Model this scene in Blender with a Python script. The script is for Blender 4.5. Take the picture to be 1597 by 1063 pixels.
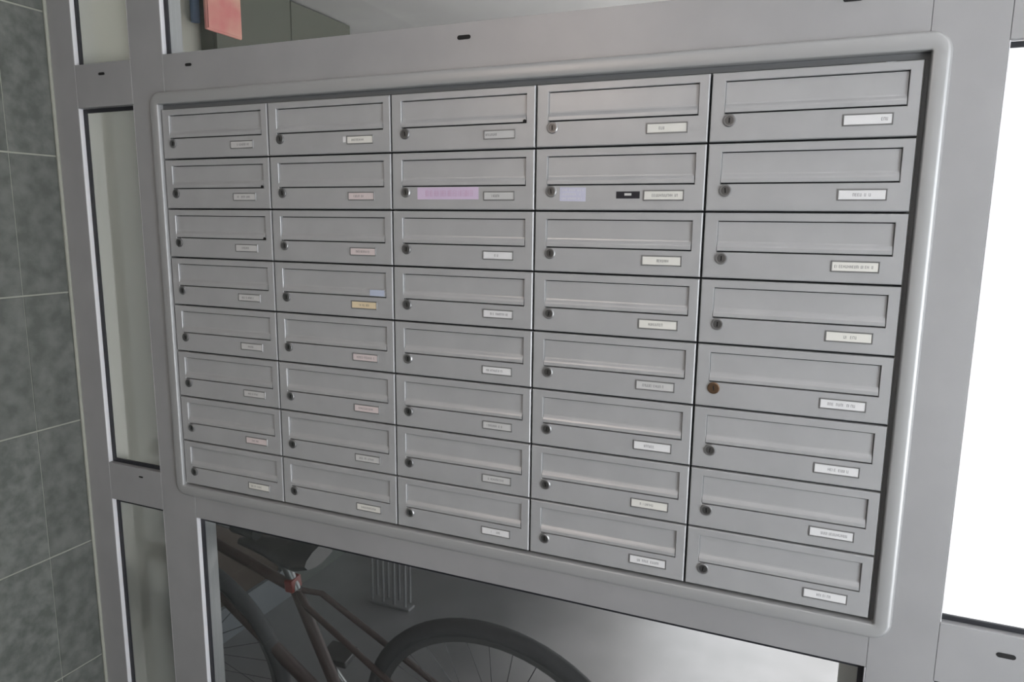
import bpy, bmesh, math, random
from mathutils import Vector, Matrix
random.seed(7)
SC = bpy.context.scene
COL = SC.collection
for o in list(bpy.data.objects):
    bpy.data.objects.remove(o)

ZO = 1.89            # height of the top edge of the mailboxes above the floor
# ------------------------------------------------------------------ camera
cam_d = bpy.data.cameras.new('camera')
cam_d.sensor_width = 36.0
cam_d.lens = 1112.6 / 1597.0 * 36.0
cam_d.clip_start = 0.01
cam = bpy.data.objects.new('camera', cam_d)
COL.objects.link(cam)
right = Vector((0.92214696, 0.38668604, 0.01090366))
down = Vector((0.07405079, -0.14878659, -0.98609281))
fwd = Vector((-0.379686, 0.91012991, -0.16583751))
cam.matrix_world = Matrix((
    (right.x, -down.x, -fwd.x, 1.37446),
    (right.y, -down.y, -fwd.y, -1.22995),
    (right.z, -down.z, -fwd.z, ZO - 0.23859),
    (0, 0, 0, 1)))
SC.camera = cam

# ------------------------------------------------------------------ world
w = bpy.data.worlds.new('overcast_sky')
SC.world = w
w.use_nodes = True
nt = w.node_tree
bg = nt.nodes['Background']
tc = nt.nodes.new('ShaderNodeTexCoord')
sp = nt.nodes.new('ShaderNodeSeparateXYZ')
rp = nt.nodes.new('ShaderNodeValToRGB')
nt.links.new(tc.outputs['Generated'], sp.inputs[0])
nt.links.new(sp.outputs['Z'], rp.inputs[0])
rp.color_ramp.elements[0].color = (0.86, 0.90, 0.97, 1)
rp.color_ramp.elements[1].color = (0.95, 0.97, 1.0, 1)
nt.links.new(rp.outputs[0], bg.inputs['Color'])
bg.inputs['Strength'].default_value = 2.3

def area(name, loc, target, sx, sy, power, color):
    l = bpy.data.lights.new(name, 'AREA')
    l.shape = 'RECTANGLE'; l.size = sx; l.size_y = sy
    l.energy = power; l.color = color
    o = bpy.data.objects.new(name, l); COL.objects.link(o)
    o.location = loc
    o.rotation_euler = (Vector(target) - Vector(loc)).to_track_quat('-Z', 'Y').to_euler()
    return o
# daylight coming in through the entrance doorway at the right of the hall
area('entrance_daylight', (3.05, -1.45, 1.12), (0.7, -0.1, 0.95), 1.1, 2.0, 33.5, (0.89, 0.95, 1.0))
# hazy sun standing high over the yard beyond the partition
sn = bpy.data.lights.new('hazy_sun', 'SUN'); sn.energy = 14.0; sn.angle = math.radians(26); sn.color = (1.0, 0.97, 0.95)
so_ = bpy.data.objects.new('hazy_sun', sn); COL.objects.link(so_)
so_.rotation_euler = Vector((0.30, 0.03, 1.0)).to_track_quat('Z', 'Y').to_euler()
# unseen warm fill added below the hall ceiling for ambient light
area('hall_warm_fill', (0.35, -1.9, 2.44), (0.30, -1.5, 0), 0.5, 0.5, 8.6, (1.0, 0.81, 0.70))

SC.view_settings.view_transform = 'Standard'
SC.view_settings.look = 'None'
SC.view_settings.gamma = 1.0
SC.view_settings.use_curve_mapping = False
SC.view_settings.exposure = 0.0
SC.cycles.use_denoising = True
SC.cycles.max_bounces = 10
SC.cycles.transparent_max_bounces = 12
SC.cycles.sample_clamp_indirect = 6.0

# ------------------------------------------------------------------ materials
def mat(name, color, rough=0.5, metal=0.0, noise=None, bump=None, spec=0.5, coat=0.0):
    m = bpy.data.materials.new(name); m.use_nodes = True
    t = m.node_tree; b = t.nodes['Principled BSDF']
    b.inputs['Base Color'].default_value = (*color, 1)
    b.inputs['Roughness'].default_value = rough
    b.inputs['Metallic'].default_value = metal
    b.inputs['Specular IOR Level'].default_value = spec
    b.inputs['Coat Weight'].default_value = coat
    if noise or bump:
        geo = t.nodes.new('ShaderNodeNewGeometry')
    if noise:
        scale, c2, detail = noise
        n = t.nodes.new('ShaderNodeTexNoise'); n.inputs['Scale'].default_value = scale
        n.inputs['Detail'].default_value = detail
        t.links.new(geo.outputs['Position'], n.inputs['Vector'])
        r = t.nodes.new('ShaderNodeValToRGB')
        r.color_ramp.elements[0].position = 0.36; r.color_ramp.elements[1].position = 0.66
        r.color_ramp.elements[0].color = (*color, 1); r.color_ramp.elements[1].color = (*c2, 1)
        t.links.new(n.outputs['Fac'], r.inputs[0])
        t.links.new(r.outputs[0], b.inputs['Base Color'])
    if bump:
        scale, strength = bump
        n2 = t.nodes.new('ShaderNodeTexNoise'); n2.inputs['Scale'].default_value = scale
        t.links.new(geo.outputs['Position'], n2.inputs['Vector'])
        bp = t.nodes.new('ShaderNodeBump'); bp.inputs['Strength'].default_value = strength
        bp.inputs['Distance'].default_value = 0.002
        t.links.new(n2.outputs['Fac'], bp.inputs['Height'])
        t.links.new(bp.outputs[0], b.inputs['Normal'])
    return m

M_FRAME = mat('satin_grey_aluminium', (0.40, 0.40, 0.405), 0.42, 0.35, noise=(9, (0.43, 0.43, 0.435), 3), bump=(900, 0.05))
M_TRIM = mat('brushed_trim_aluminium', (0.45, 0.455, 0.455), 0.40, 0.40)
M_BOX = mat('grey_lacquered_steel', (0.45, 0.455, 0.46), 0.38, 0.30, noise=(14, (0.48, 0.485, 0.49), 3), bump=(700, 0.04))
M_FLAP = mat('grey_lacquered_flap', (0.46, 0.465, 0.47), 0.36, 0.30, noise=(16, (0.49, 0.495, 0.50), 3))
M_CARCASS = mat('dark_steel_carcass', (0.05, 0.052, 0.055), 0.6, 0.2)
M_CHROME = mat('worn_chrome', (0.34, 0.34, 0.34), 0.28, 0.75)
M_CYL = mat('lock_cylinder_metal', (0.22, 0.22, 0.22), 0.35, 1.0)
M_DULL = mat('dull_lock_metal', (0.20, 0.20, 0.20), 0.38, 0.6)
M_BRASS = mat('tarnished_lock', (0.26, 0.17, 0.11), 0.35, 1.0)
M_BLACK = mat('black_slot', (0.006, 0.006, 0.006), 0.7)
M_REVEAL_HL = mat('pale_reveal_highlight', (0.88, 0.88, 0.90), 0.30, 0.1)  # pale tone stands in for light reflected off the window reveal
M_RUBBER = mat('rubber_gasket', (0.016, 0.017, 0.022), 0.55)
M_HOLD = mat('name_plate_rim', (0.30, 0.30, 0.30), 0.3, 0.6)
M_INK = mat('faded_ink', (0.10, 0.10, 0.11), 0.8)
M_CARD = {
    'white': mat('white_card', (0.74, 0.74, 0.74), 0.6),
    'grey': mat('greyish_card', (0.56, 0.56, 0.55), 0.6),
    'cream': mat('cream_card', (0.73, 0.72, 0.67), 0.6),
    'yellow': mat('yellowed_card', (0.74, 0.62, 0.42), 0.6),
    'pink': mat('pinkish_card', (0.66, 0.58, 0.57), 0.6)}
M_LILAC = mat('lilac_sticker', (0.64, 0.52, 0.68), 0.6)
M_PALELILAC = mat('pale_lilac_sticker', (0.56, 0.56, 0.68), 0.6)
M_PINKINK = mat('magenta_ink', (0.56, 0.33, 0.49), 0.7)
M_BLUEST = mat('pale_blue_sticker', (0.47, 0.52, 0.64), 0.6)
M_BLACKST = mat('black_sticker', (0.012, 0.012, 0.018), 0.5)
M_GROUT = mat('greenish_grout', (0.36, 0.37, 0.32), 0.9)
M_TILES = [mat('stone_tile', (0.108 * k, 0.118 * k, 0.106 * k), 0.42,
               noise=(26 + 5 * i, (0.180 * k, 0.190 * k, 0.175 * k), 12), bump=(60, 0.12))
           for i, k in enumerate((0.94, 1.0, 1.07))]
M_PLASTER = mat('beige_plaster', (0.42, 0.41, 0.365), 0.9, noise=(3, (0.46, 0.45, 0.40), 4))
M_HALLWALL = mat('hall_paint', (0.50, 0.48, 0.45), 0.85)
M_WHITE = mat('white_ceiling_paint', (0.86, 0.83, 0.82), 0.9)
M_GREYCEIL = mat('pale_grey_ceiling', (0.42, 0.41, 0.41), 0.9, noise=(2, (0.50, 0.49, 0.49), 3))
M_FLOOR = mat('polished_grey_floor', (0.115, 0.114, 0.118), 0.38, noise=(6, (0.14, 0.138, 0.144), 6), coat=1.0)
M_FLOOR.node_tree.nodes['Principled BSDF'].inputs['Coat Roughness'].default_value = 0.34
M_OUT = mat('pale_paving', (0.66, 0.66, 0.67), 0.9, noise=(4, (0.74, 0.74, 0.74), 5))
M_DARKWALL = mat('dark_green_paint', (0.10, 0.105, 0.085), 0.8)
M_LOWDARK = mat('lower_wall_darkening', (0.075, 0.083, 0.075), 0.5)  # dark tone that deepens the lower wall of the room beyond
M_DOORPALE = mat('dull_grey_door_paint', (0.13, 0.14, 0.15), 0.5)
M_DOORBROWN = mat('brown_door_panel', (0.035, 0.022, 0.014), 0.5)
M_SALMON = mat('salmon_paint', (0.72, 0.40, 0.31), 0.6, noise=(9, (0.66, 0.20, 0.20), 2))
M_BLUE = mat('dull_blue_paint', (0.10, 0.16, 0.28), 0.6)
M_TYRE = mat('tyre_rubber', (0.018, 0.019, 0.022), 0.75)
M_RIM = mat('rim_aluminium', (0.13, 0.135, 0.14), 0.4, 0.8)
M_SPOKE = mat('dull_spoke_steel', (0.07, 0.072, 0.075), 0.5, 0.5)
M_BIKE = mat('red_brown_frame_paint', (0.022, 0.009, 0.007), 0.6)
M_SADDLE = mat('black_saddle_vinyl', (0.015, 0.015, 0.016), 0.4)
M_LAMP = mat('red_rear_reflector', (0.12, 0.012, 0.008), 0.3)
M_RACK = mat('galvanised_steel', (0.20, 0.20, 0.205), 0.5, 0.3)

def glass_mat(name, milk, milk_col, tint=(0.915, 0.925, 0.915)):
    m = bpy.data.materials.new(name); m.use_nodes = True
    t = m.node_tree; t.nodes.clear()
    out = t.nodes.new('ShaderNodeOutputMaterial')
    tr = t.nodes.new('ShaderNodeBsdfTransparent'); tr.inputs[0].default_value = (*tint, 1)
    tl = t.nodes.new('ShaderNodeBsdfTranslucent'); tl.inputs[0].default_value = (*milk_col, 1)
    gl = t.nodes.new('ShaderNodeBsdfGlossy'); gl.inputs['Roughness'].default_value = 0.03
    geo = t.nodes.new('ShaderNodeNewGeometry')
    dt = t.nodes.new('ShaderNodeVectorMath'); dt.operation = 'DOT_PRODUCT'
    t.links.new(geo.outputs['Normal'], dt.inputs[0]); t.links.new(geo.outputs['Incoming'], dt.inputs[1])
    ops = []
    for op, v in (('ABSOLUTE', None), ('SUBTRACT', 1.0), ('POWER', 5.0), ('MULTIPLY_ADD', 0.95)):
        n_ = t.nodes.new('ShaderNodeMath'); n_.operation = op; ops.append(n_)
    t.links.new(dt.outputs['Value'], ops[0].inputs[0])
    ops[1].inputs[0].default_value = 1.0; t.links.new(ops[0].outputs[0], ops[1].inputs[1])
    t.links.new(ops[1].outputs[0], ops[2].inputs[0]); ops[2].inputs[1].default_value = 5.0
    t.links.new(ops[2].outputs[0], ops[3].inputs[0]); ops[3].inputs[1].default_value = 0.95; ops[3].inputs[2].default_value = 0.04
    fr = ops[3]
    m1 = t.nodes.new('ShaderNodeMixShader'); m1.inputs[0].default_value = milk
    m2 = t.nodes.new('ShaderNodeMixShader')
    t.links.new(tr.outputs[0], m1.inputs[1]); t.links.new(tl.outputs[0], m1.inputs[2])
    t.links.new(fr.outputs[0], m2.inputs[0])
    t.links.new(m1.outputs[0], m2.inputs[1]); t.links.new(gl.outputs[0], m2.inputs[2])
    t.links.new(m2.outputs[0], out.inputs[0])
    return m
M_CLEAR = glass_mat('clear_greenish_glass', 0.015, (0.75, 0.78, 0.76))
M_MILKY = glass_mat('milky_glass', 0.40, (0.68, 0.68, 0.63), (0.88, 0.89, 0.86))
M_FROST = glass_mat('frosted_glass', 0.60, (0.95, 0.96, 0.97), (0.97, 0.98, 0.98))

# ------------------------------------------------------------------ mesh helpers
class MB:
    def __init__(s):
        s.v = []; s.f = []; s.mi = []
    def add(s, vs, fs, mi=0):
        n = len(s.v); s.v += [tuple(p) for p in vs]
        s.f += [tuple(i + n for i in f) for f in fs]; s.mi += [mi] * len(fs)
        return s
    def box(s, x0, x1, y0, y1, z0, z1, mi=0):
        vs = [(x, y, z) for x in (x0, x1) for y in (y0, y1) for z in (z0, z1)]
        return s.add(vs, [(0, 1, 3, 2), (4, 6, 7, 5), (0, 4, 5, 1), (2, 3, 7, 6), (0, 2, 6, 4), (1, 5, 7, 3)], mi)
    def prism_xz(s, pts, y0, y1, mi=0):
        n = len(pts)
        vs = [(x, y0, z) for x, z in pts] + [(x, y1, z) for x, z in pts]
        fs = [tuple(range(n)), tuple(range(2 * n - 1, n - 1, -1))]
        fs += [(i, i + n, (i + 1) % n + n, (i + 1) % n) for i in range(n)]
        return s.add(vs, fs, mi)
    def tube(s, pts, r, seg=10, closed=False, mi=0):
        pts = [Vector(p) for p in pts]; n = len(pts); rings = []
        prev = None
        for i, p in enumerate(pts):
            a = pts[(i - 1) % n] if (i > 0 or closed) else p
            b = pts[(i + 1) % n] if (i < n - 1 or closed) else p
            d = (b - a).normalized()
            if prev is None:
                ref = Vector((0, 1, 0)) if abs(d.y) < 0.9 else Vector((1, 0, 0))
            else:
                ref = prev
            u = (ref - d * ref.dot(d)).normalized(); prev = u; v = d.cross(u)
            rr = r[i] if isinstance(r, (list, tuple)) else r
            rings.append([p + u * math.cos(t) * rr + v * math.sin(t) * rr
                          for t in [2 * math.pi * k / seg for k in range(seg)]])
        vs = [q for g in rings for q in g]; fs = []
        for i in range(n if closed else n - 1):
            j = (i + 1) % n
            for k in range(seg):
                l = (k + 1) % seg
                fs.append((i * seg + k, i * seg + l, j * seg + l, j * seg + k))
        if not closed:
            fs.append(tuple(range(seg - 1, -1, -1))); fs.append(tuple((n - 1) * seg + k for k in range(seg)))
        return s.add(vs, fs, mi)
    def cyl(s, a, b, r, seg=16, mi=0):
        return s.tube([a, b], r, seg, False, mi)
    def mesh(s, name, mats, smooth=False):
        me = bpy.data.meshes.new(name)
        me.from_pydata(s.v, [], s.f)
        for m in (mats if isinstance(mats, (list, tuple)) else [mats]):
            me.materials.append(m)
        for p, i in zip(me.polygons, s.mi):
            p.material_index = i; p.use_smooth = smooth
        bm = bmesh.new(); bm.from_mesh(me)
        bmesh.ops.recalc_face_normals(bm, faces=bm.faces); bm.to_mesh(me); bm.free()
        if smooth:
            me.set_sharp_from_angle(angle=math.radians(40))
        return me
    def build(s, name, mats, parent=None, smooth=False, loc=None):
        return link(name, s.mesh(name, mats, smooth), parent, loc)

def link(name, me, parent=None, loc=None):
    o = bpy.data.objects.new(name, me); COL.objects.link(o)
    if parent: o.parent = parent
    if loc: o.location = loc
    return o
def bevel(o, wd, seg=2):
    b = o.modifiers.new('bevel', 'BEVEL'); b.width = wd; b.segments = seg; b.limit_method = 'ANGLE'
    return o
def struct(o, label=None):
    o['kind'] = 'structure'
    if label: o['label'] = label; o['category'] = 'structure'
    return o
def thing(name, label, cat, loc=(0, 0, 0), group=None):
    o = bpy.data.objects.new(name, None); COL.objects.link(o)
    o.location = loc; o['label'] = label; o['category'] = cat; o.empty_display_size = 0.1
    if group: o['group'] = group
    return o
def tag(o, label, cat, group=None):
    o['label'] = label; o['category'] = cat
    if group: o['group'] = group
    return o

# ------------------------------------------------------------------ room shell
WX = -0.352                       # tiled wall
ROOF = ZO + 0.62                  # ceiling height
RX = -0.68                        # left wall of the room beyond
def st(name, b, m, label, bv=None, **k):
    o = b.build(name, m, **k); struct(o, label)
    if bv: bevel(o, bv)
    return o
st('floor', MB().box(-2.2, 1.60, -3.5, 3.2, -0.06, 0).box(1.60, 3.25, -3.5, 0.06, -0.06, 0), M_FLOOR,
   'polished grey floor running below the glazed partition')
st('paving', MB().box(1.60, 12, 0.06, 14, -0.08, -0.001).box(-6, 1.60, 3.2, 14, -0.08, -0.001), M_OUT,
   'pale outdoor paving beyond the bright window')
st('paving_front', MB().box(3.25, 12, -9, 0.06, -0.08, -0.001), M_OUT, 'pale paving outside the entrance doorway')
st('ceiling_beyond', MB().box(-2.2, 1.60, 0.03, 3.2, ROOF, ROOF + 0.08), M_GREYCEIL, 'pale grey ceiling seen through the window above the mailboxes')
st('ceiling', MB().box(-2.2, 3.25, -3.58, 0.03, ROOF, ROOF + 0.08), M_WHITE, 'white painted ceiling above the partition')
# front hall
wl = bpy.data.objects.new('wall_left', None); COL.objects.link(wl)
struct(wl, 'side wall covered in mottled grey stone tiles with pale grout')
MB().box(WX - 0.10, WX - 0.0018, -3.5, 0.06, 0, ROOF).build('wall_backing', M_GROUT, wl)
P = 0.3335
ys = [-0.0035, -0.1165]; y = -0.1165
yy = [(-0.1165, -0.004)]
y = -0.1185
while y > -3.4:
    yy.append((y - P + 0.004, y)); y -= P
zs = []
z = ZO - 0.095 - 0.0015
k = 0
z0 = ZO - 0.0945 - 6 * P
zz = []
while z0 < ROOF:
    a, b = max(z0 + 0.002, 0.001), min(z0 + P - 0.002, ROOF - 0.001)
    if b - a > 0.02: zz.append((a, b))
    z0 += P
tile_cache = {}
for (a, b) in yy:
    for (c, d) in zz:
        hy, hz = round(b - a, 4), round(d - c, 4); kind = random.randrange(3)
        key = (hy, hz, kind)
        if key not in tile_cache:
            e = 0.0008
            q = MB(); vs = [(-0.0022, 0, 0), (-0.0022, hy, 0), (-0.0022, hy, hz), (-0.0022, 0, hz),
                            (-e, 0, 0), (-e, hy, 0), (-e, hy, hz), (-e, 0, hz),
                            (0, e, e), (0, hy - e, e), (0, hy - e, hz - e), (0, e, hz - e)]
            fs = [(8, 9, 10, 11)]
            for r0 in (0, 4):
                for i in range(4):
                    j = (i + 1) % 4; fs.append((r0 + i, r0 + j, r0 + 4 + j, r0 + 4 + i))
            q.add(vs, fs)
            tile_cache[key] = q.mesh('tile', M_TILES[kind])
        link('tile', tile_cache[key], wl, (WX + random.uniform(-0.0004, 0.0004), a, c))
# a bead of sealant closes the joint between the tiles and the aluminium
bead = MB().tube([(WX + 0.003, -0.0005, 0.0), (WX + 0.003, -0.0005, ROOF)], 0.0042, 8).build('sealant_bead', M_GROUT, wl, True)

st('wall_back', MB().box(-0.36, 3.25, -3.58, -3.5, 0, ROOF), M_HALLWALL, 'painted wall behind the camera')
st('wall_right', MB().box(3.17, 3.25, -3.5, -2.05, 0, ROOF).box(3.17, 3.25, -0.85, 0.06, 0, ROOF)
   .box(3.17, 3.25, -2.05, -0.85, 2.42, ROOF), M_HALLWALL, 'painted wall with the entrance doorway')

# room beyond the partition
st('wall_left_beyond', MB().box(RX - 0.1, RX, 0.0, 1.62, 0, ROOF), M_PLASTER, 'beige plaster wall beyond the narrow left window')
st('trim_14', MB().box(RX, RX + 0.004, 0.0, 0.40, 0, 1.0).box(RX, RX + 0.004, 1.15, 1.62, 0, 1.0).box(RX - 0.1, RX, 1.62, 1.624, 0, 1.0), M_LOWDARK, 'dark grey green band added to darken the lower plaster wall')  # band added to make the lower part of the wall darker
st('wall_recess', MB().box(-2.2, RX - 0.1, 1.50, 1.62, 0, ROOF).box(-2.2, -2.12, 1.62, 3.2, 0, ROOF), M_DARKWALL,
   'dark painted recess beyond the plaster wall')
st('wall_far', MB().box(-2.2, 0.4, 3.12, 3.2, 0, ROOF).box(0.55, 1.60, 3.12, 3.2, 2.2, ROOF).box(0.4, 0.55, 3.12, 3.2, 0, ROOF), M_DARKWALL, 'dark far wall beyond the bicycle')  # opened at the right so the bright yard reflects in the floor
st('wall_right_beyond', MB().box(1.53, 1.60, 0.065, 0.85, 0, ROOF).box(1.53, 1.60, 2.3, 3.12, 0, ROOF).box(1.53, 1.60, 0.85, 2.3, 2.46, ROOF), M_PLASTER,
   'wall added beyond to limit daylight, with an open doorway to the yard')  # added to cut the sky light; doorway shapes the falloff on the floor
st('wall_link', MB().box(RX - 0.1, WX - 0.10, 0.0, 0.06, 0, ROOF), M_PLASTER, 'plaster return joining the tiled wall')
st('baseboard_left', MB().box(RX, RX + 0.012, 0.062, 0.30, 0, 0.09), M_DOORPALE, 'pale baseboard of the plaster wall')

# door with a pale frame on the left wall beyond
d1 = bpy.data.objects.new('door_1', None); COL.objects.link(d1)
struct(d1, 'brown door with pale grey frame on the wall beyond')
MB().box(RX, RX + 0.03, 0.40, 0.50, 0, 2.05).build('door_stile', M_DOORPALE, d1)
MB().box(RX, RX + 0.03, 1.055, 1.15, 0, 2.05).build('door_stile', M_DOORPALE, d1)
MB().box(RX, RX + 0.03, 0.50, 1.055, 0, 0.14).build('bottom_rail', M_DOORPALE, d1)
MB().box(RX, RX + 0.03, 0.50, 1.055, 1.93, 2.05).build('top_rail', M_DOORPALE, d1)
MB().box(RX, RX + 0.012, 0.50, 1.055, 0.14, 1.93).build('door_panel', M_DOORBROWN, d1)
h = MB().cyl((RX + 0.03, 0.47, 0.875), (RX + 0.075, 0.47, 0.875), 0.011)
h.tube([(RX + 0.07, 0.47, 0.875), (RX + 0.072, 0.52, 0.875), (RX + 0.07, 0.58, 0.872)], 0.010)
h.cyl((RX + 0.03, 0.47, 0.875), (RX + 0.036, 0.47, 0.875), 0.027)
h.build('door_handle', M_BLACKST, d1, True)

# ------------------------------------------------------------------ aluminium partition
Y0, Y1 = 0.002, 0.062
def Z(v): return ZO + v
def member(name, pts, label):
    o = MB().prism_xz(pts, Y0, Y1).build(name, M_FRAME); struct(o, label); bevel(o, 0.0005, 1); return o
def rect(x0, x1, z0, z1): return [(x0, z0), (x1, z0), (x1, z1), (x0, z1)]
member('trim_1', rect(WX + 0.0005, -0.2685, 0, ROOF), 'grey aluminium post against the tiled wall')
member('trim_2', [(-0.0850, 0), (0.0245, 0), (0.0245, Z(-0.885)), (-0.0065, Z(-0.885)), (-0.0065, Z(0.0125)),
                  (0.0140, Z(0.0125)), (0.0140, ROOF), (-0.0850, ROOF)], 'grey aluminium post left of the mailboxes')
member('trim_3', [(1.5075, 0), (1.6050, 0), (1.6050, ROOF), (1.5075, ROOF), (1.5075, Z(0.0125)), (1.5150, Z(0.0125)),
                  (1.5150, Z(-0.888)), (1.5075, Z(-0.888))], 'grey aluminium post right of the mailboxes')
member('trim_4', rect(-0.2680, -0.0855, Z(0.0150), Z(0.1125)), 'aluminium crossbar above the narrow left window')
member('trim_5', rect(0.0145, 1.5070, Z(0.0135), Z(0.1160)), 'aluminium crossbar above the mailboxes')
member('trim_6', rect(-0.2680, -0.0855, Z(-0.9650), Z(-0.8670)), 'aluminium crossbar below the narrow left window')
member('trim_7', rect(0.0250, 1.5070, Z(-0.9660), Z(-0.8870)), 'aluminium crossbar below the mailboxes')
member('trim_8', rect(1.6055, 2.60, Z(0.0180), Z(0.1160)), 'aluminium crossbar above the bright right window')
member('trim_9', rect(1.6055, 2.60, Z(-0.9640), Z(-0.8620)), 'aluminium crossbar below the bright right window')
member('trim_10', rect(2.6005, 3.165, 0, ROOF), 'wide aluminium post at the far right')
member('trim_11', rect(-0.2680, -0.0855, 0.0, 0.09), 'aluminium bottom rail of the left bay')
member('trim_12', rect(0.0250, 1.5070, 0.0, 0.09), 'aluminium bottom rail under the mailboxes')
member('trim_13', rect(1.6055, 2.60, 0.0, 0.09), 'aluminium bottom rail of the right bay')

def slot(host, x, z, wd=0.022, hh=0.0062):
    # short drainage slot: dark oval with a thin raised lip
    n = 12; pts = []
    for s in (1, -1):
        for k in range(n // 2 + 1):
            a = -math.pi / 2 + math.pi * k / (n // 2)
            pts.append((x + s * ((wd - hh) / 2 + math.cos(a) * hh / 2), z + s * math.sin(a) * hh / 2))
    b = MB().prism_xz(pts, Y0 - 0.0008, Y0 + 0.002)
    o = b.build('drain_slot', M_BLACK, bpy.data.objects[host])
    o['label'] = 'short black drainage slot'
slot('trim_5', 0.0890, Z(0.0895), 0.018, 0.006)
slot('trim_5', 0.7590, Z(0.0905), 0.027, 0.0075)
slot('trim_5', 1.4020, Z(0.0905), 0.027, 0.0060)
slot('trim_4', -0.1800, Z(0.0880), 0.020, 0.006)
slot('trim_9', 1.6975, Z(-0.8960), 0.026, 0.0080)
slot('trim_6', -0.1550, Z(-0.8890), 0.014, 0.0040)

def window(n, x0, x1, z0, z1, glass, label, gw=0.009, glass_y=0.0185, gl=None, gb=None):
    e = bpy.data.objects.new('window_%d' % n, None); COL.objects.link(e)
    e.location = ((x0 + x1) / 2, 0, z0); struct(e, label)
    cx = (x0 + x1) / 2
    g = 0.0012
    a, b, c, d = x0 + g - cx, x1 - g - cx, g, z1 - z0 - g
    q = MB().box(a + .002, b - .002, glass_y, glass_y + 0.006, c + .002, d - .002).build('glass_pane', glass, e)
    f0, f1 = glass_y - 0.005, glass_y - 0.0002
    gs = gw
    r = MB()
    r.box(a, a + (gl or gs), f0, f1, c, d).box(b - gs, b, f0, f1, c, d)
    r.box(a + (gl or gs), b - gs, f0, f1, c, c + (gb or gs)).box(a + (gl or gs), b - gs, f0, f1, d - gs, d)
    r.build('gasket', M_RUBBER, e)
    # thin strips lining the rebate, coloured pale for the highlight on the reveal
    bd = MB()
    bd.box(x0 - cx, x0 - cx + 0.0011, 0.0026, f0 - 0.0003, c, d).box(x1 - cx - 0.0011, x1 - cx, 0.0026, f0 - 0.0003, c, d)
    bd.build('reveal_highlight', M_REVEAL_HL, e)
    return e
window(1, -0.2680, -0.0855, Z(-0.8670), Z(0.0150), M_MILKY, 'narrow milky window between the tiled wall and the mailboxes')
window(2, -0.2680, -0.0855, Z(0.1125), ROOF, M_MILKY, 'narrow window above the left crossbar', gb=0.002)
window(3, -0.2680, -0.0855, 0.09, Z(-0.9650), M_MILKY, 'narrow dark window low down at the left')
window(4, 0.0145, 1.5070, Z(0.1160), ROOF, M_CLEAR, 'clear window above the mailboxes', gb=0.002)
window(5, 0.0250, 1.5070, 0.09, Z(-0.9660), M_CLEAR, 'clear window below the mailboxes with a bicycle behind')
window(6, 1.6055, 2.60, Z(-0.8620), Z(0.0180), M_FROST, 'overexposed white frosted window right of the mailboxes', gw=0.008, gl=0.002)
window(7, 1.6055, 2.60, Z(0.1160), ROOF, M_FROST, 'frosted window above the right crossbar')
window(8, 1.6055, 2.60, 0.09, Z(-0.9640), M_FROST, 'frosted window below the right crossbar')

# ------------------------------------------------------------------ surround of the mailbox block
X_IN0, X_IN1, Z_IN0, Z_IN1 = -0.002, 1.5115, Z(-0.8840), Z(0.0100)
prof = [(0.0, 0.012), (0.0, -0.0050), (0.0008, -0.0064), (0.0022, -0.0070), (0.0120, -0.0068), (0.0180, -0.0066),
        (0.0215, -0.0060), (0.0240, -0.0046), (0.0256, -0.0024), (0.0262, 0.0000), (0.0262, 0.0018)]
NS = 10
def ring(off, yv):
    r = 0.003 + off; pts = []
    for cx, cz, a0 in ((X_IN1 - .003, Z_IN1 - .003, 0), (X_IN0 + .003, Z_IN1 - .003, 90),
                       (X_IN0 + .003, Z_IN0 + .003, 180), (X_IN1 - .003, Z_IN0 + .003, 270)):
        for k in range(NS + 1):
            a = math.radians(a0 + 90 * k / NS)
            pts.append((cx + r * math.cos(a), yv, cz + r * math.sin(a)))
    return pts
q = MB(); rings = [ring(o_, y_) for o_, y_ in prof]; n = len(rings[0])
vs = [p for g in rings for p in g]; fs = []
for i in range(len(rings) - 1):
    for k in range(n):
        l = (k + 1) % n
        fs.append((i * n + k, i * n + l, (i + 1) * n + l, (i + 1) * n + k))
q.add(vs, fs)
sur = q.build('mailbox_surround', M_TRIM, smooth=True)
tag(sur, 'raised aluminium surround with rounded corners framing the whole block of mailboxes', 'frame')
# dark carcass strips seen in the gap between surround and doors
car = MB().box(X_IN0 + .0005, X_IN1 - .0005, 0.009, 0.0115, Z(0.0002), Z_IN1 - 0.0005)
car.box(1.5050, X_IN1 - .0005, 0.009, 0.0115, Z_IN0 + .0005, Z(0.0))
cs = car.build('filler_strip', mat('shadow_gap_strip', (0.17, 0.175, 0.18), 0.6, 0.2), sur)

# ------------------------------------------------------------------ mailboxes
CW, RH = 0.3009, 0.11
G = 0.0017
HX0, HX1, HZ0, HZ1 = 0.0225, 0.2835, -0.0662, -0.0140       # opening of the letter slot
def ringmesh(rs):
    q = MB(); vs = []; fs = []
    for (x0, x1, z0, z1, y_) in rs:
        vs += [(x0, y_, z0), (x1, y_, z0), (x1, y_, z1), (x0, y_, z1)]
    for i in range(len(rs) - 1):
        for k in range(4):
            l = (k + 1) % 4; fs.append((i * 4 + k, i * 4 + l, (i + 1) * 4 + l, (i + 1) * 4 + k))
    return q.add(vs, fs)
a, b, c, d = G, CW - G, -RH + G, -G
door_me = ringmesh([(a, b, c, d, 0.0085), (a, b, c, d, 0.0022), (a + .0004, b - .0004, c + .0004, d - .0004, 0.0009),
                    (a + .0016, b - .0016, c + .0016, d - .0016, 0.0),
                    (HX0, HX1, HZ0, HZ1, 0.0), (HX0 + .0006, HX1 - .0006, HZ0 + .0006, HZ1 - .0006, 0.0008),
                    (HX0 + .0006, HX1 - .0006, HZ0 + .0006, HZ1 - .0006, 0.0085)]).mesh('door', M_BOX)
fx0, fx1 = HX0 + 0.0012, HX1 - 0.0016
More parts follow.
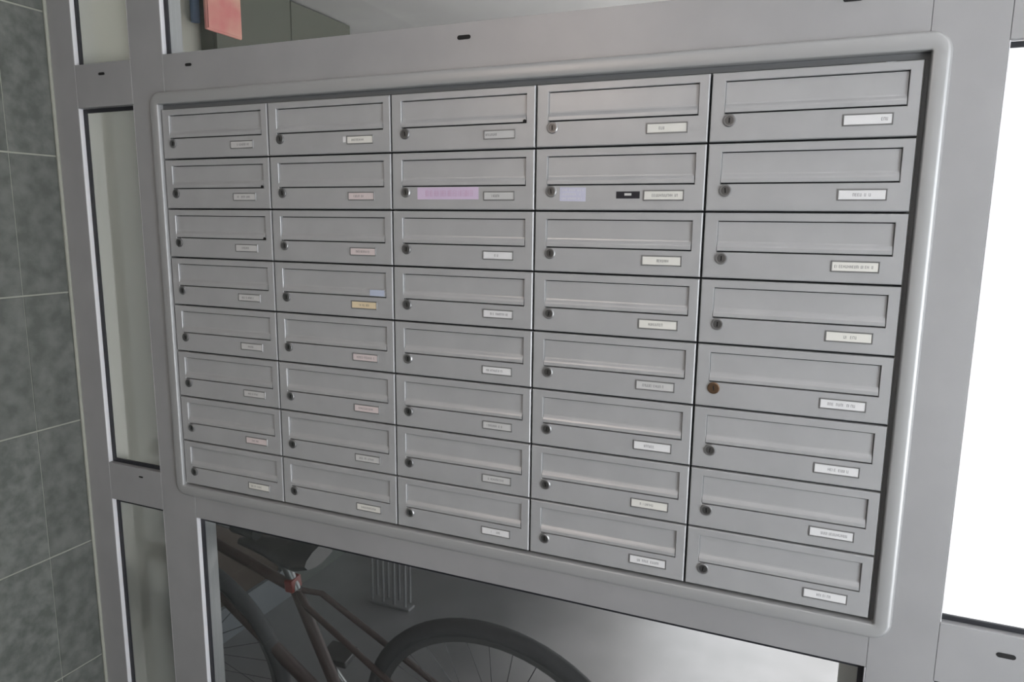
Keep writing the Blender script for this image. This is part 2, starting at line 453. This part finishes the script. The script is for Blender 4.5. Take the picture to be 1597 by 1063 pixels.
fp = [(0.0042, -0.0163), (0.0040, -0.0480), (0.0034, -0.0505), (0.0006, -0.0545), (-0.0006, -0.0572), (-0.0008, -0.0625),
      (-0.0002, -0.0634), (0.0010, -0.0634), (0.0016, -0.0560), (0.0052, -0.0500), (0.0060, -0.0163)]
q = MB(); nn = len(fp)
q.add([(fx0, y_, z_) for y_, z_ in fp] + [(fx1, y_, z_) for y_, z_ in fp],
      [tuple(range(nn)), tuple(range(2 * nn - 1, nn - 1, -1))] +
      [(i, (i + 1) % nn, (i + 1) % nn + nn, i + nn) for i in range(nn)])
flap_me = q.mesh('letter_flap', M_FLAP)
body_me = MB().box(0.0006, CW - 0.0006, 0.0095, 0.20, -RH + 0.0005, -0.0005).mesh('mailbox_body', M_CARCASS)
body_l = MB().box(0.0280, CW - 0.0006, 0.0095, 0.20, -RH + 0.0005, -0.0005).mesh('mailbox_body', M_CARCASS)
def disc_ring(r0, r1, y0, y1, bev, seg=28):
    q = MB(); rs = [(r1, y1), (r1, y0 + bev), (r1 - bev, y0), (r0, y0), (r0, y0 + 0.0012)]
    vs = []; fs = []
    for r, y_ in rs:
        vs += [(r * math.cos(2 * math.pi * k / seg), y_, r * math.sin(2 * math.pi * k / seg)) for k in range(seg)]
    for i in range(len(rs) - 1):
        for k in range(seg):
            l = (k + 1) % seg; fs.append((i * seg + k, i * seg + l, (i + 1) * seg + l, (i + 1) * seg + k))
    return q.add(vs, fs)
def disc(r, y_, bev=0.0, seg=28):
    q = MB(); vs = [(r * math.cos(2 * math.pi * k / seg), y_ + 0.002, r * math.sin(2 * math.pi * k / seg)) for k in range(seg)]
    vs += [(r * math.cos(2 * math.pi * k / seg), y_, r * math.sin(2 * math.pi * k / seg)) for k in range(seg)]
    fs = [tuple(range(seg, 2 * seg))] + [(k, (k + 1) % seg, seg + (k + 1) % seg, seg + k) for k in range(seg)]
    return q.add(vs, fs)
lock_me = {}
for key, m1_, m2_ in (('n', M_CHROME, M_CYL), ('b', M_BRASS, M_BRASS), ('d', M_DULL, M_CYL)):
    lock_me[key] = (disc_ring(0.0070, 0.0102, -0.0030, 0.0004, 0.0014).mesh('lock', m1_, True),
                    disc(0.0069, -0.0014).mesh('lock_cylinder', m2_, False))
key_me = MB().box(-0.0010, 0.0010, -0.0019, -0.0012, -0.0040, 0.0040).mesh('keyhole', M_BLACK)

HW, HHH = 0.0690, 0.0178
def plate_me():
    q = ringmesh([(-HW / 2, HW / 2, -HHH / 2, HHH / 2, 0.0003), (-HW / 2, HW / 2, -HHH / 2, HHH / 2, -0.0010),
                  (-HW / 2 + .0004, HW / 2 - .0004, -HHH / 2 + .0004, HHH / 2 - .0004, -0.0015),
                  (-HW / 2 + .0016, HW / 2 - .0016, -HHH / 2 + .0016, HHH / 2 - .0016, -0.0015),
                  (-HW / 2 + .0019, HW / 2 - .0019, -HHH / 2 + .0019, HHH / 2 - .0019, -0.0004)])
    return q.mesh('name_holder', M_HOLD)
hold_me = plate_me()
def scribble(q, x0, x1, zc, hh, yv, seed, mi):
    """a line of unreadable small printed letters"""
    rr = random.Random(seed); x = x0
    while x < x1 - 0.0016:
        wd = rr.uniform(0.0017, 0.0026); t = 0.00045
        kind = rr.randrange(5)
        z0_, z1_ = zc - hh / 2, zc + hh / 2
        if kind == 4 and rr.random() < 0.5:
            x += 0.003; continue
        def bar(a_, b_, c_, d_):
            q.add([(a_, yv, c_), (b_, yv, c_), (b_, yv, d_), (a_, yv, d_)], [(0, 1, 2, 3)], mi)
        bar(x, x + t, z0_, z1_)
        if kind in (0, 1, 3): bar(x + wd - t, x + wd, z0_, z1_)
        if kind in (0, 2): bar(x, x + wd, z1_ - t, z1_)
        if kind in (2, 3): bar(x, x + wd, z0_, z0_ + t)
        if kind in (1, 2): bar(x, x + wd, zc - t / 2, zc + t / 2)
        x += wd + 0.0010
def card(kind, tx0, tx1, seed, rows=1):
    q = MB(); cw, ch = HW - 0.0042, HHH - 0.0042
    q.box(-cw / 2, cw / 2, -0.0008, 0.0002, -ch / 2, ch / 2, 0)
    if tx1 > tx0:
        for r in range(rows):
            zc = 0 if rows == 1 else (0.0032 - 0.0064 * r)
            scribble(q, tx0 * cw - cw / 2, tx1 * cw - cw / 2, zc, 0.0046 if rows == 1 else 0.003, -0.00095, seed + r, 1)
    return q.mesh('name_card', [M_CARD[kind], M_INK])

ROWN = ['top', 'second', 'third', 'fourth', 'fifth', 'sixth', 'seventh', 'bottom']
COLN = ['leftmost', 'second', 'middle', 'fourth', 'rightmost']
def lab(r, c, extra=''):
    if extra:
        return 'grey mailbox %s, %s row, %s column' % (extra, ROWN[r], ('leftmost', 'second', 'middle', 'fourth', 'rightmost')[c])
    row = {0: 'in the top row', 7: 'in the bottom row'}.get(r, 'in the %s row down' % ROWN[r])
    col = {0: 'leftmost column', 1: 'second column from left', 2: 'middle column', 3: 'second column from right',
           4: 'rightmost column'}[c]
    return 'grey mailbox %s%s, %s' % (extra + ' ' if extra else '', row, col)
# (row, column): card colour, where the ink starts and ends, lock finish, x shift of the holder
CARDS = {}
tones = [['grey', 'grey', 'grey', 'grey', 'grey', 'grey', 'pink', 'cream'],
         ['cream', 'pink', 'pink', 'yellow', 'pink', 'pink', 'grey', 'cream'],
         ['grey', 'grey', 'white', 'white', 'white', 'grey', 'grey', 'white'],
         ['cream', 'cream', 'cream', 'cream', 'grey', 'white', 'cream', 'white'],
         ['white', 'white', 'cream', 'cream', 'white', 'white', 'white', 'white']]
for c in range(5):
    for r in range(8):
        rr = random.Random(r * 13 + c * 7)
        a0 = rr.uniform(0.10, 0.32); a1 = rr.uniform(0.60, 0.92)
        CARDS[(r, c)] = [tones[c][r], a0, a1]
CARDS[(0, 4)][1:] = [0.78, 0.92]; CARDS[(1, 4)][1:] = [0.30, 0.68]; CARDS[(2, 4)][1:] = [0.05, 0.92]
CARDS[(3, 4)][1:] = [0.34, 0.70]; CARDS[(0, 3)][1:] = [0.30, 0.46]; CARDS[(2, 3)][1:] = [0.38, 0.70]
CARDS[(2, 2)][1:] = [0.38, 0.52]; CARDS[(1, 2)][1:] = [0.25, 0.55]; CARDS[(1, 3)][1:] = [0.20, 0.90]
CARDS[(0, 2)][1:] = [0.04, 0.45]; CARDS[(3, 3)][1:] = [0.25, 0.62]; CARDS[(1, 1)][1:] = [0.2, 0.7]

extras = {(1, 2): 'with a long lilac sticker', (1, 3): 'with small black and pale lilac stickers',
          (3, 1): 'with yellow card and pale blue sticker', (4, 4): 'with a brownish lock',
          (0, 1): 'with a small white tag beside its card'}
for c in range(5):
    for r in range(8):
        e = thing('mailbox', lab(r, c, extras.get((r, c), '')), 'mailbox', (c * CW, 0, ZO - r * RH), 'mailboxes set into the partition')
        link('mailbox_body', body_l if c == 0 else body_me, e)
        dr = link('door', door_me, e)
        fl = link('letter_flap', flap_me, e)
        rr = random.Random(c * 31 + r)
        fl.rotation_euler = (math.radians(rr.uniform(-0.25, 0.25)), 0, 0)
        lk = 'b' if (r, c) == (4, 4) else ('d' if c < 3 and (r + c) % 3 else 'n')
        lo = link('lock', lock_me[lk][0], e, (0.0316, 0, -0.0758))
        link('lock_cylinder', lock_me[lk][1], lo)
        kh = link('keyhole', key_me, lo); kh.rotation_euler = (0, math.radians(rr.uniform(-12, 12)), 0)
        ho = link('name_holder', hold_me, e, (0.2330 + rr.uniform(-.0012, .0008) - (0.0035 if c < 3 else 0), 0, -0.0832 + rr.uniform(-.0006, .0006)))
        if c < 3: ho.scale = (0.91, 1, 0.94)
        link('name_card', card(*CARDS[(r, c)], seed=c * 100 + r * 7), ho)
        def sticker(name, m, x0, x1, z0, z1, label, rot=0, ink=None, rows=2, th=0.0004):
            q = MB(); hw, hh = (x1 - x0) / 2, (z1 - z0) / 2
            q.box(-hw, hw, -th, 0.0001, -hh, hh, 0)
            if ink is not None:
                for k in range(rows):
                    zc = (k - (rows - 1) / 2) * 2 * hh / (rows + 0.3)
                    scribble(q, -hw * 0.82, hw * 0.82, zc, hh * (0.8 if rows > 1 else 1.0) / rows, -th - 0.0002, 99 + k + c + r, 1)
            o = q.build(name, [m, ink or M_INK], e, loc=((x0 + x1) / 2, 0, (z0 + z1) / 2))
            o.rotation_euler = (0, math.radians(rot), 0); o['label'] = label
            return o
        if (r, c) == (1, 2):
            sticker('sticker', M_LILAC, 0.0580, 0.1885, -0.0895, -0.0668, 'long lilac sticker with faint magenta writing', 0, M_PINKINK, 1)
        if (r, c) == (1, 3):
            sticker('sticker', M_PALELILAC, 0.0480, 0.0960, -0.0930, -0.0690, 'pale lilac sticker beside the lock', 1, M_CARD['white'], 3)
            bs = sticker('sticker', M_BLACKST, 0.1510, 0.1920, -0.0885, -0.0765, 'black sticker with a small white mark')
            MB().box(-0.0060, 0.0060, -0.0008, -0.0004, -0.0010, 0.0030).build('white_mark', M_CARD['grey'], bs)
        if (r, c) == (3, 1):
            sticker('sticker', M_BLUEST, 0.2450, 0.2790, -0.0625, -0.0500, 'pale blue sticker on the letter flap', th=0.0014)
        if (r, c) == (0, 1):
            sticker('tag', M_CARD['white'], 0.1890, 0.1960, -0.0870, -0.0760, 'small white tag left of the name card')
        if (r, c) in ((0, 2), (1, 0), (2, 0)):
            o = MB().cyl((HX1 - 0.004, -0.0012, HZ0 + 0.004), (HX1 - 0.004, 0.0042, HZ0 + 0.004), 0.0032, 10).build('flap_stop', M_BLACK, e)
            o['label'] = 'dark rubber stop at the flap corner'

# ------------------------------------------------------------------ things beyond the partition
cup = thing('wall_cupboard', 'dark green wall cupboard above the inner door, beyond the upper window', 'cupboard', (RX, 1.20, Z(0.30)))
bevel(MB().box(0.0005, 0.060, -0.40, 0.40, 0, 0.315).build('cupboard_body', M_DARKWALL, cup), 0.003)
for k in (0, 1):
    dd = bevel(MB().box(0.0605, 0.074, -0.397 + 0.399 * k, -0.002 + 0.399 * k, 0.004, 0.311).build('cupboard_door', M_DARKWALL, cup), 0.002)
    MB().tube([(0.074, -0.03 + 0.06 * k, 0.05), (0.090, -0.03 + 0.06 * k, 0.06), (0.090, -0.03 + 0.06 * k, 0.11), (0.074, -0.03 + 0.06 * k, 0.12)], 0.004, 8).build('cupboard_handle', M_CYL, dd, True)
box = thing('wall_box', 'salmon red box hung on the dark cupboard beyond the upper window', 'box', (RX + 0.0745, 0.830, Z(0.398)))
bevel(MB().box(0, 0.012, -0.083, 0.083, 0, 0.19).build('box_body', M_SALMON, box), 0.004)
bevel(MB().box(0.0122, 0.016, -0.078, 0.078, 0.005, 0.185).build('box_lid', M_SALMON, box), 0.002)
pipe = MB().tube([(RX + 0.018, 0.765, Z(0.43)), (RX + 0.018, 0.765, ROOF)], 0.016, 12).build('wall_pipe', M_BLUE, smooth=True)
tag(pipe, 'thin blue pipe on the wall left of the salmon box', 'pipe')

rack = thing('floor_rack', 'dim steel floor rack of upright bars behind the lower window', 'rack', (-0.20, 1.22, 0))
bevel(MB().box(-0.10, 0.10, -0.025, 0.025, 0, 0.012).build('rack_base', M_RACK, rack), 0.003)
for k in range(4):
    x_ = -0.085 + 0.055 * k
    pts = [(x_, -0.02, 0.02)] + [(x_, -0.02, 0.34)] + [(x_, -0.02 + 0.02 * (1 - math.cos(t)), 0.34 + 0.02 * math.sin(t)) for t in (0.5, 1.0, 1.57, 2.1, 2.6)] + [(x_, 0.02, 0.34), (x_, 0.02, 0.02)]
    MB().tube(pts, 0.006, 8).build('upright_hoop', M_RACK, rack, True)

# bicycle leaning towards the partition, rear wheel in view
bike = thing('bicycle', 'dark bicycle with thick tyres leaning behind the lower window', 'bicycle', (0.745, 0.255, 0.0))
bike.rotation_euler = (math.radians(8.0), 0, 0)
WR = 0.37
def circle(cx, cz, r, n=64):
    return [(cx + r * math.cos(2 * math.pi * k / n), 0, cz + r * math.sin(2 * math.pi * k / n)) for k in range(n)]
for wi, cx in enumerate((0.0, -1.0)):
    wh = bpy.data.objects.new('wheel', None); COL.objects.link(wh); wh.parent = bike; wh.location = (cx, 0, WR)
    MB().tube(circle(0, 0, WR - 0.021), 0.021, 12, True).build('tyre', M_TYRE, wh, True)
    rm = MB(); n = 64
    for rr_, w_ in ((WR - 0.040, 0.011), (WR - 0.054, 0.008)):
        pass
    rings_ = [(WR - 0.038, -0.011), (WR - 0.038, 0.011), (WR - 0.056, 0.008), (WR - 0.056, -0.008)]
    vs = []; fs = []
    for r_, y_ in rings_:
        vs += [(r_ * math.cos(2 * math.pi * k / n), y_, r_ * math.sin(2 * math.pi * k / n)) for k in range(n)]
    for i in range(4):
        j = (i + 1) % 4
        for k in range(n):
            l = (k + 1) % n; fs.append((i * n + k, i * n + l, j * n + l, j * n + k))
    rm.add(vs, fs); rm.build('rim', M_RIM, wh, True)
    MB().cyl((0, -0.045, 0), (0, 0.045, 0), 0.016).cyl((0, -0.028, 0), (0, -0.024, 0), 0.028).cyl((0, 0.024, 0), (0, 0.028, 0), 0.028).build('hub', M_RIM, wh, True)
    spk = MB()
    for k in range(32):
        a0_ = 2 * math.pi * k / 32; side = 0.024 if k % 2 else -0.024
        a1_ = a0_ + (0.5 if (k // 2) % 2 else -0.5)
        spk.tube([(0.026 * math.cos(a1_), side, 0.026 * math.sin(a1_)), ((WR - .05) * math.cos(a0_), 0, (WR - .05) * math.sin(a0_))], 0.0011, 4)
    so = spk.build('spokes', M_SPOKE, wh); so['kind'] = 'stuff'
fr = MB()
BB = (-0.43, 0, 0.29); ST = (-0.555, 0, 0.70); HT = (-0.86, 0, 0.80); HB = (-0.895, 0, 0.68)
fr.tube([BB, ST], 0.016).tube([ST, HT], 0.014).tube([BB, HB], 0.018).tube([(-0.853, 0, 0.83), (-0.90, 0, 0.66)], 0.019)
for s in (-1, 1):
    fr.tube([BB, (-0.36, s * .035, .30), (-0.02, s * .052, WR)], 0.009).tube([ST, (-0.5, s * .03, .68), (-0.02, s * .052, WR)], 0.008)
fr.build('bike_frame', M_BIKE, bike, True)
fk = MB()
for s in (-1, 1):
    fk.tube([(-0.90, s * .01, .655), (-0.905, s * .045, .64), (-0.95, s * .052, .50), (-1.0, s * .052, WR)], 0.011)
fk.build('fork', M_BIKE, bike, True)
MB().tube([ST, (-0.583, 0, 0.79)], 0.013).build('seat_post', M_RIM, bike, True)
sd = MB()
prof_s = [(-0.72, .012, .812, .012), (-0.68, .022, .818, .02), (-0.62, .035, .818, .026), (-0.55, .062, .822, .032), (-0.49, .078, .83, .035), (-0.455, .066, .832, .028)]
vs = []; fs = []; m_ = 12
for x_, hw_, zc_, hh_ in prof_s:
    vs += [(x_, hw_ * math.cos(2 * math.pi * k / m_), zc_ + hh_ * math.sin(2 * math.pi * k / m_) * (0.8 if math.sin(2 * math.pi * k / m_) > 0 else 1)) for k in range(m_)]
for i in range(len(prof_s) - 1):
    for k in range(m_):
        l = (k + 1) % m_; fs.append((i * m_ + k, i * m_ + l, (i + 1) * m_ + l, (i + 1) * m_ + k))
fs += [tuple(range(m_)), tuple(range((len(prof_s) - 1) * m_, len(prof_s) * m_))]
sd.add(vs, fs).build('saddle', M_SADDLE, bike, True)
hb = MB().tube([(-0.853, 0, .83), (-0.845, 0, 0.865)], 0.013)
an = math.radians(12)
hb.tube([(-0.845 + t * math.cos(an), -t * math.sin(an), .865 + 0.02 * abs(t) / .24) for t in (-.24, -.15, -.05, 0.05, .15, .24)], 0.011)
hb.build('handlebar', M_CHROME, bike, True)
for s in (-1, 1):
    MB().tube([(-0.845 + s * t * math.cos(an), -s * t * math.sin(an), .865 + 0.02 * t / .24) for t in (.15, .245)], 0.016).build('grip', M_SADDLE, bike, True)
cr = MB().cyl((-0.43, -0.05, .29), (-0.43, .05, .29), 0.018).cyl((-0.43, -0.046, .29), (-0.43, -0.042, .29), 0.085, 32)
cr.tube([(-0.43, -.055, .29), (-0.33, -.06, .16)], 0.009).tube([(-0.43, .055, .29), (-0.53, .06, .42)], 0.009)
cr.build('crank', M_CYL, bike, True)
for px_, py_, pz_ in ((-0.33, -.10, .16), (-0.53, .10, .42)):
    bevel(MB().box(px_ - .045, px_ + .045, py_ - .035, py_ + .035, pz_ - .011, pz_ + .011).build('pedal', M_SADDLE, bike), 0.004)
bevel(MB().box(-0.575, -0.55, -.02, .02, .70, .735).build('rear_reflector', M_LAMP, bike), 0.003)
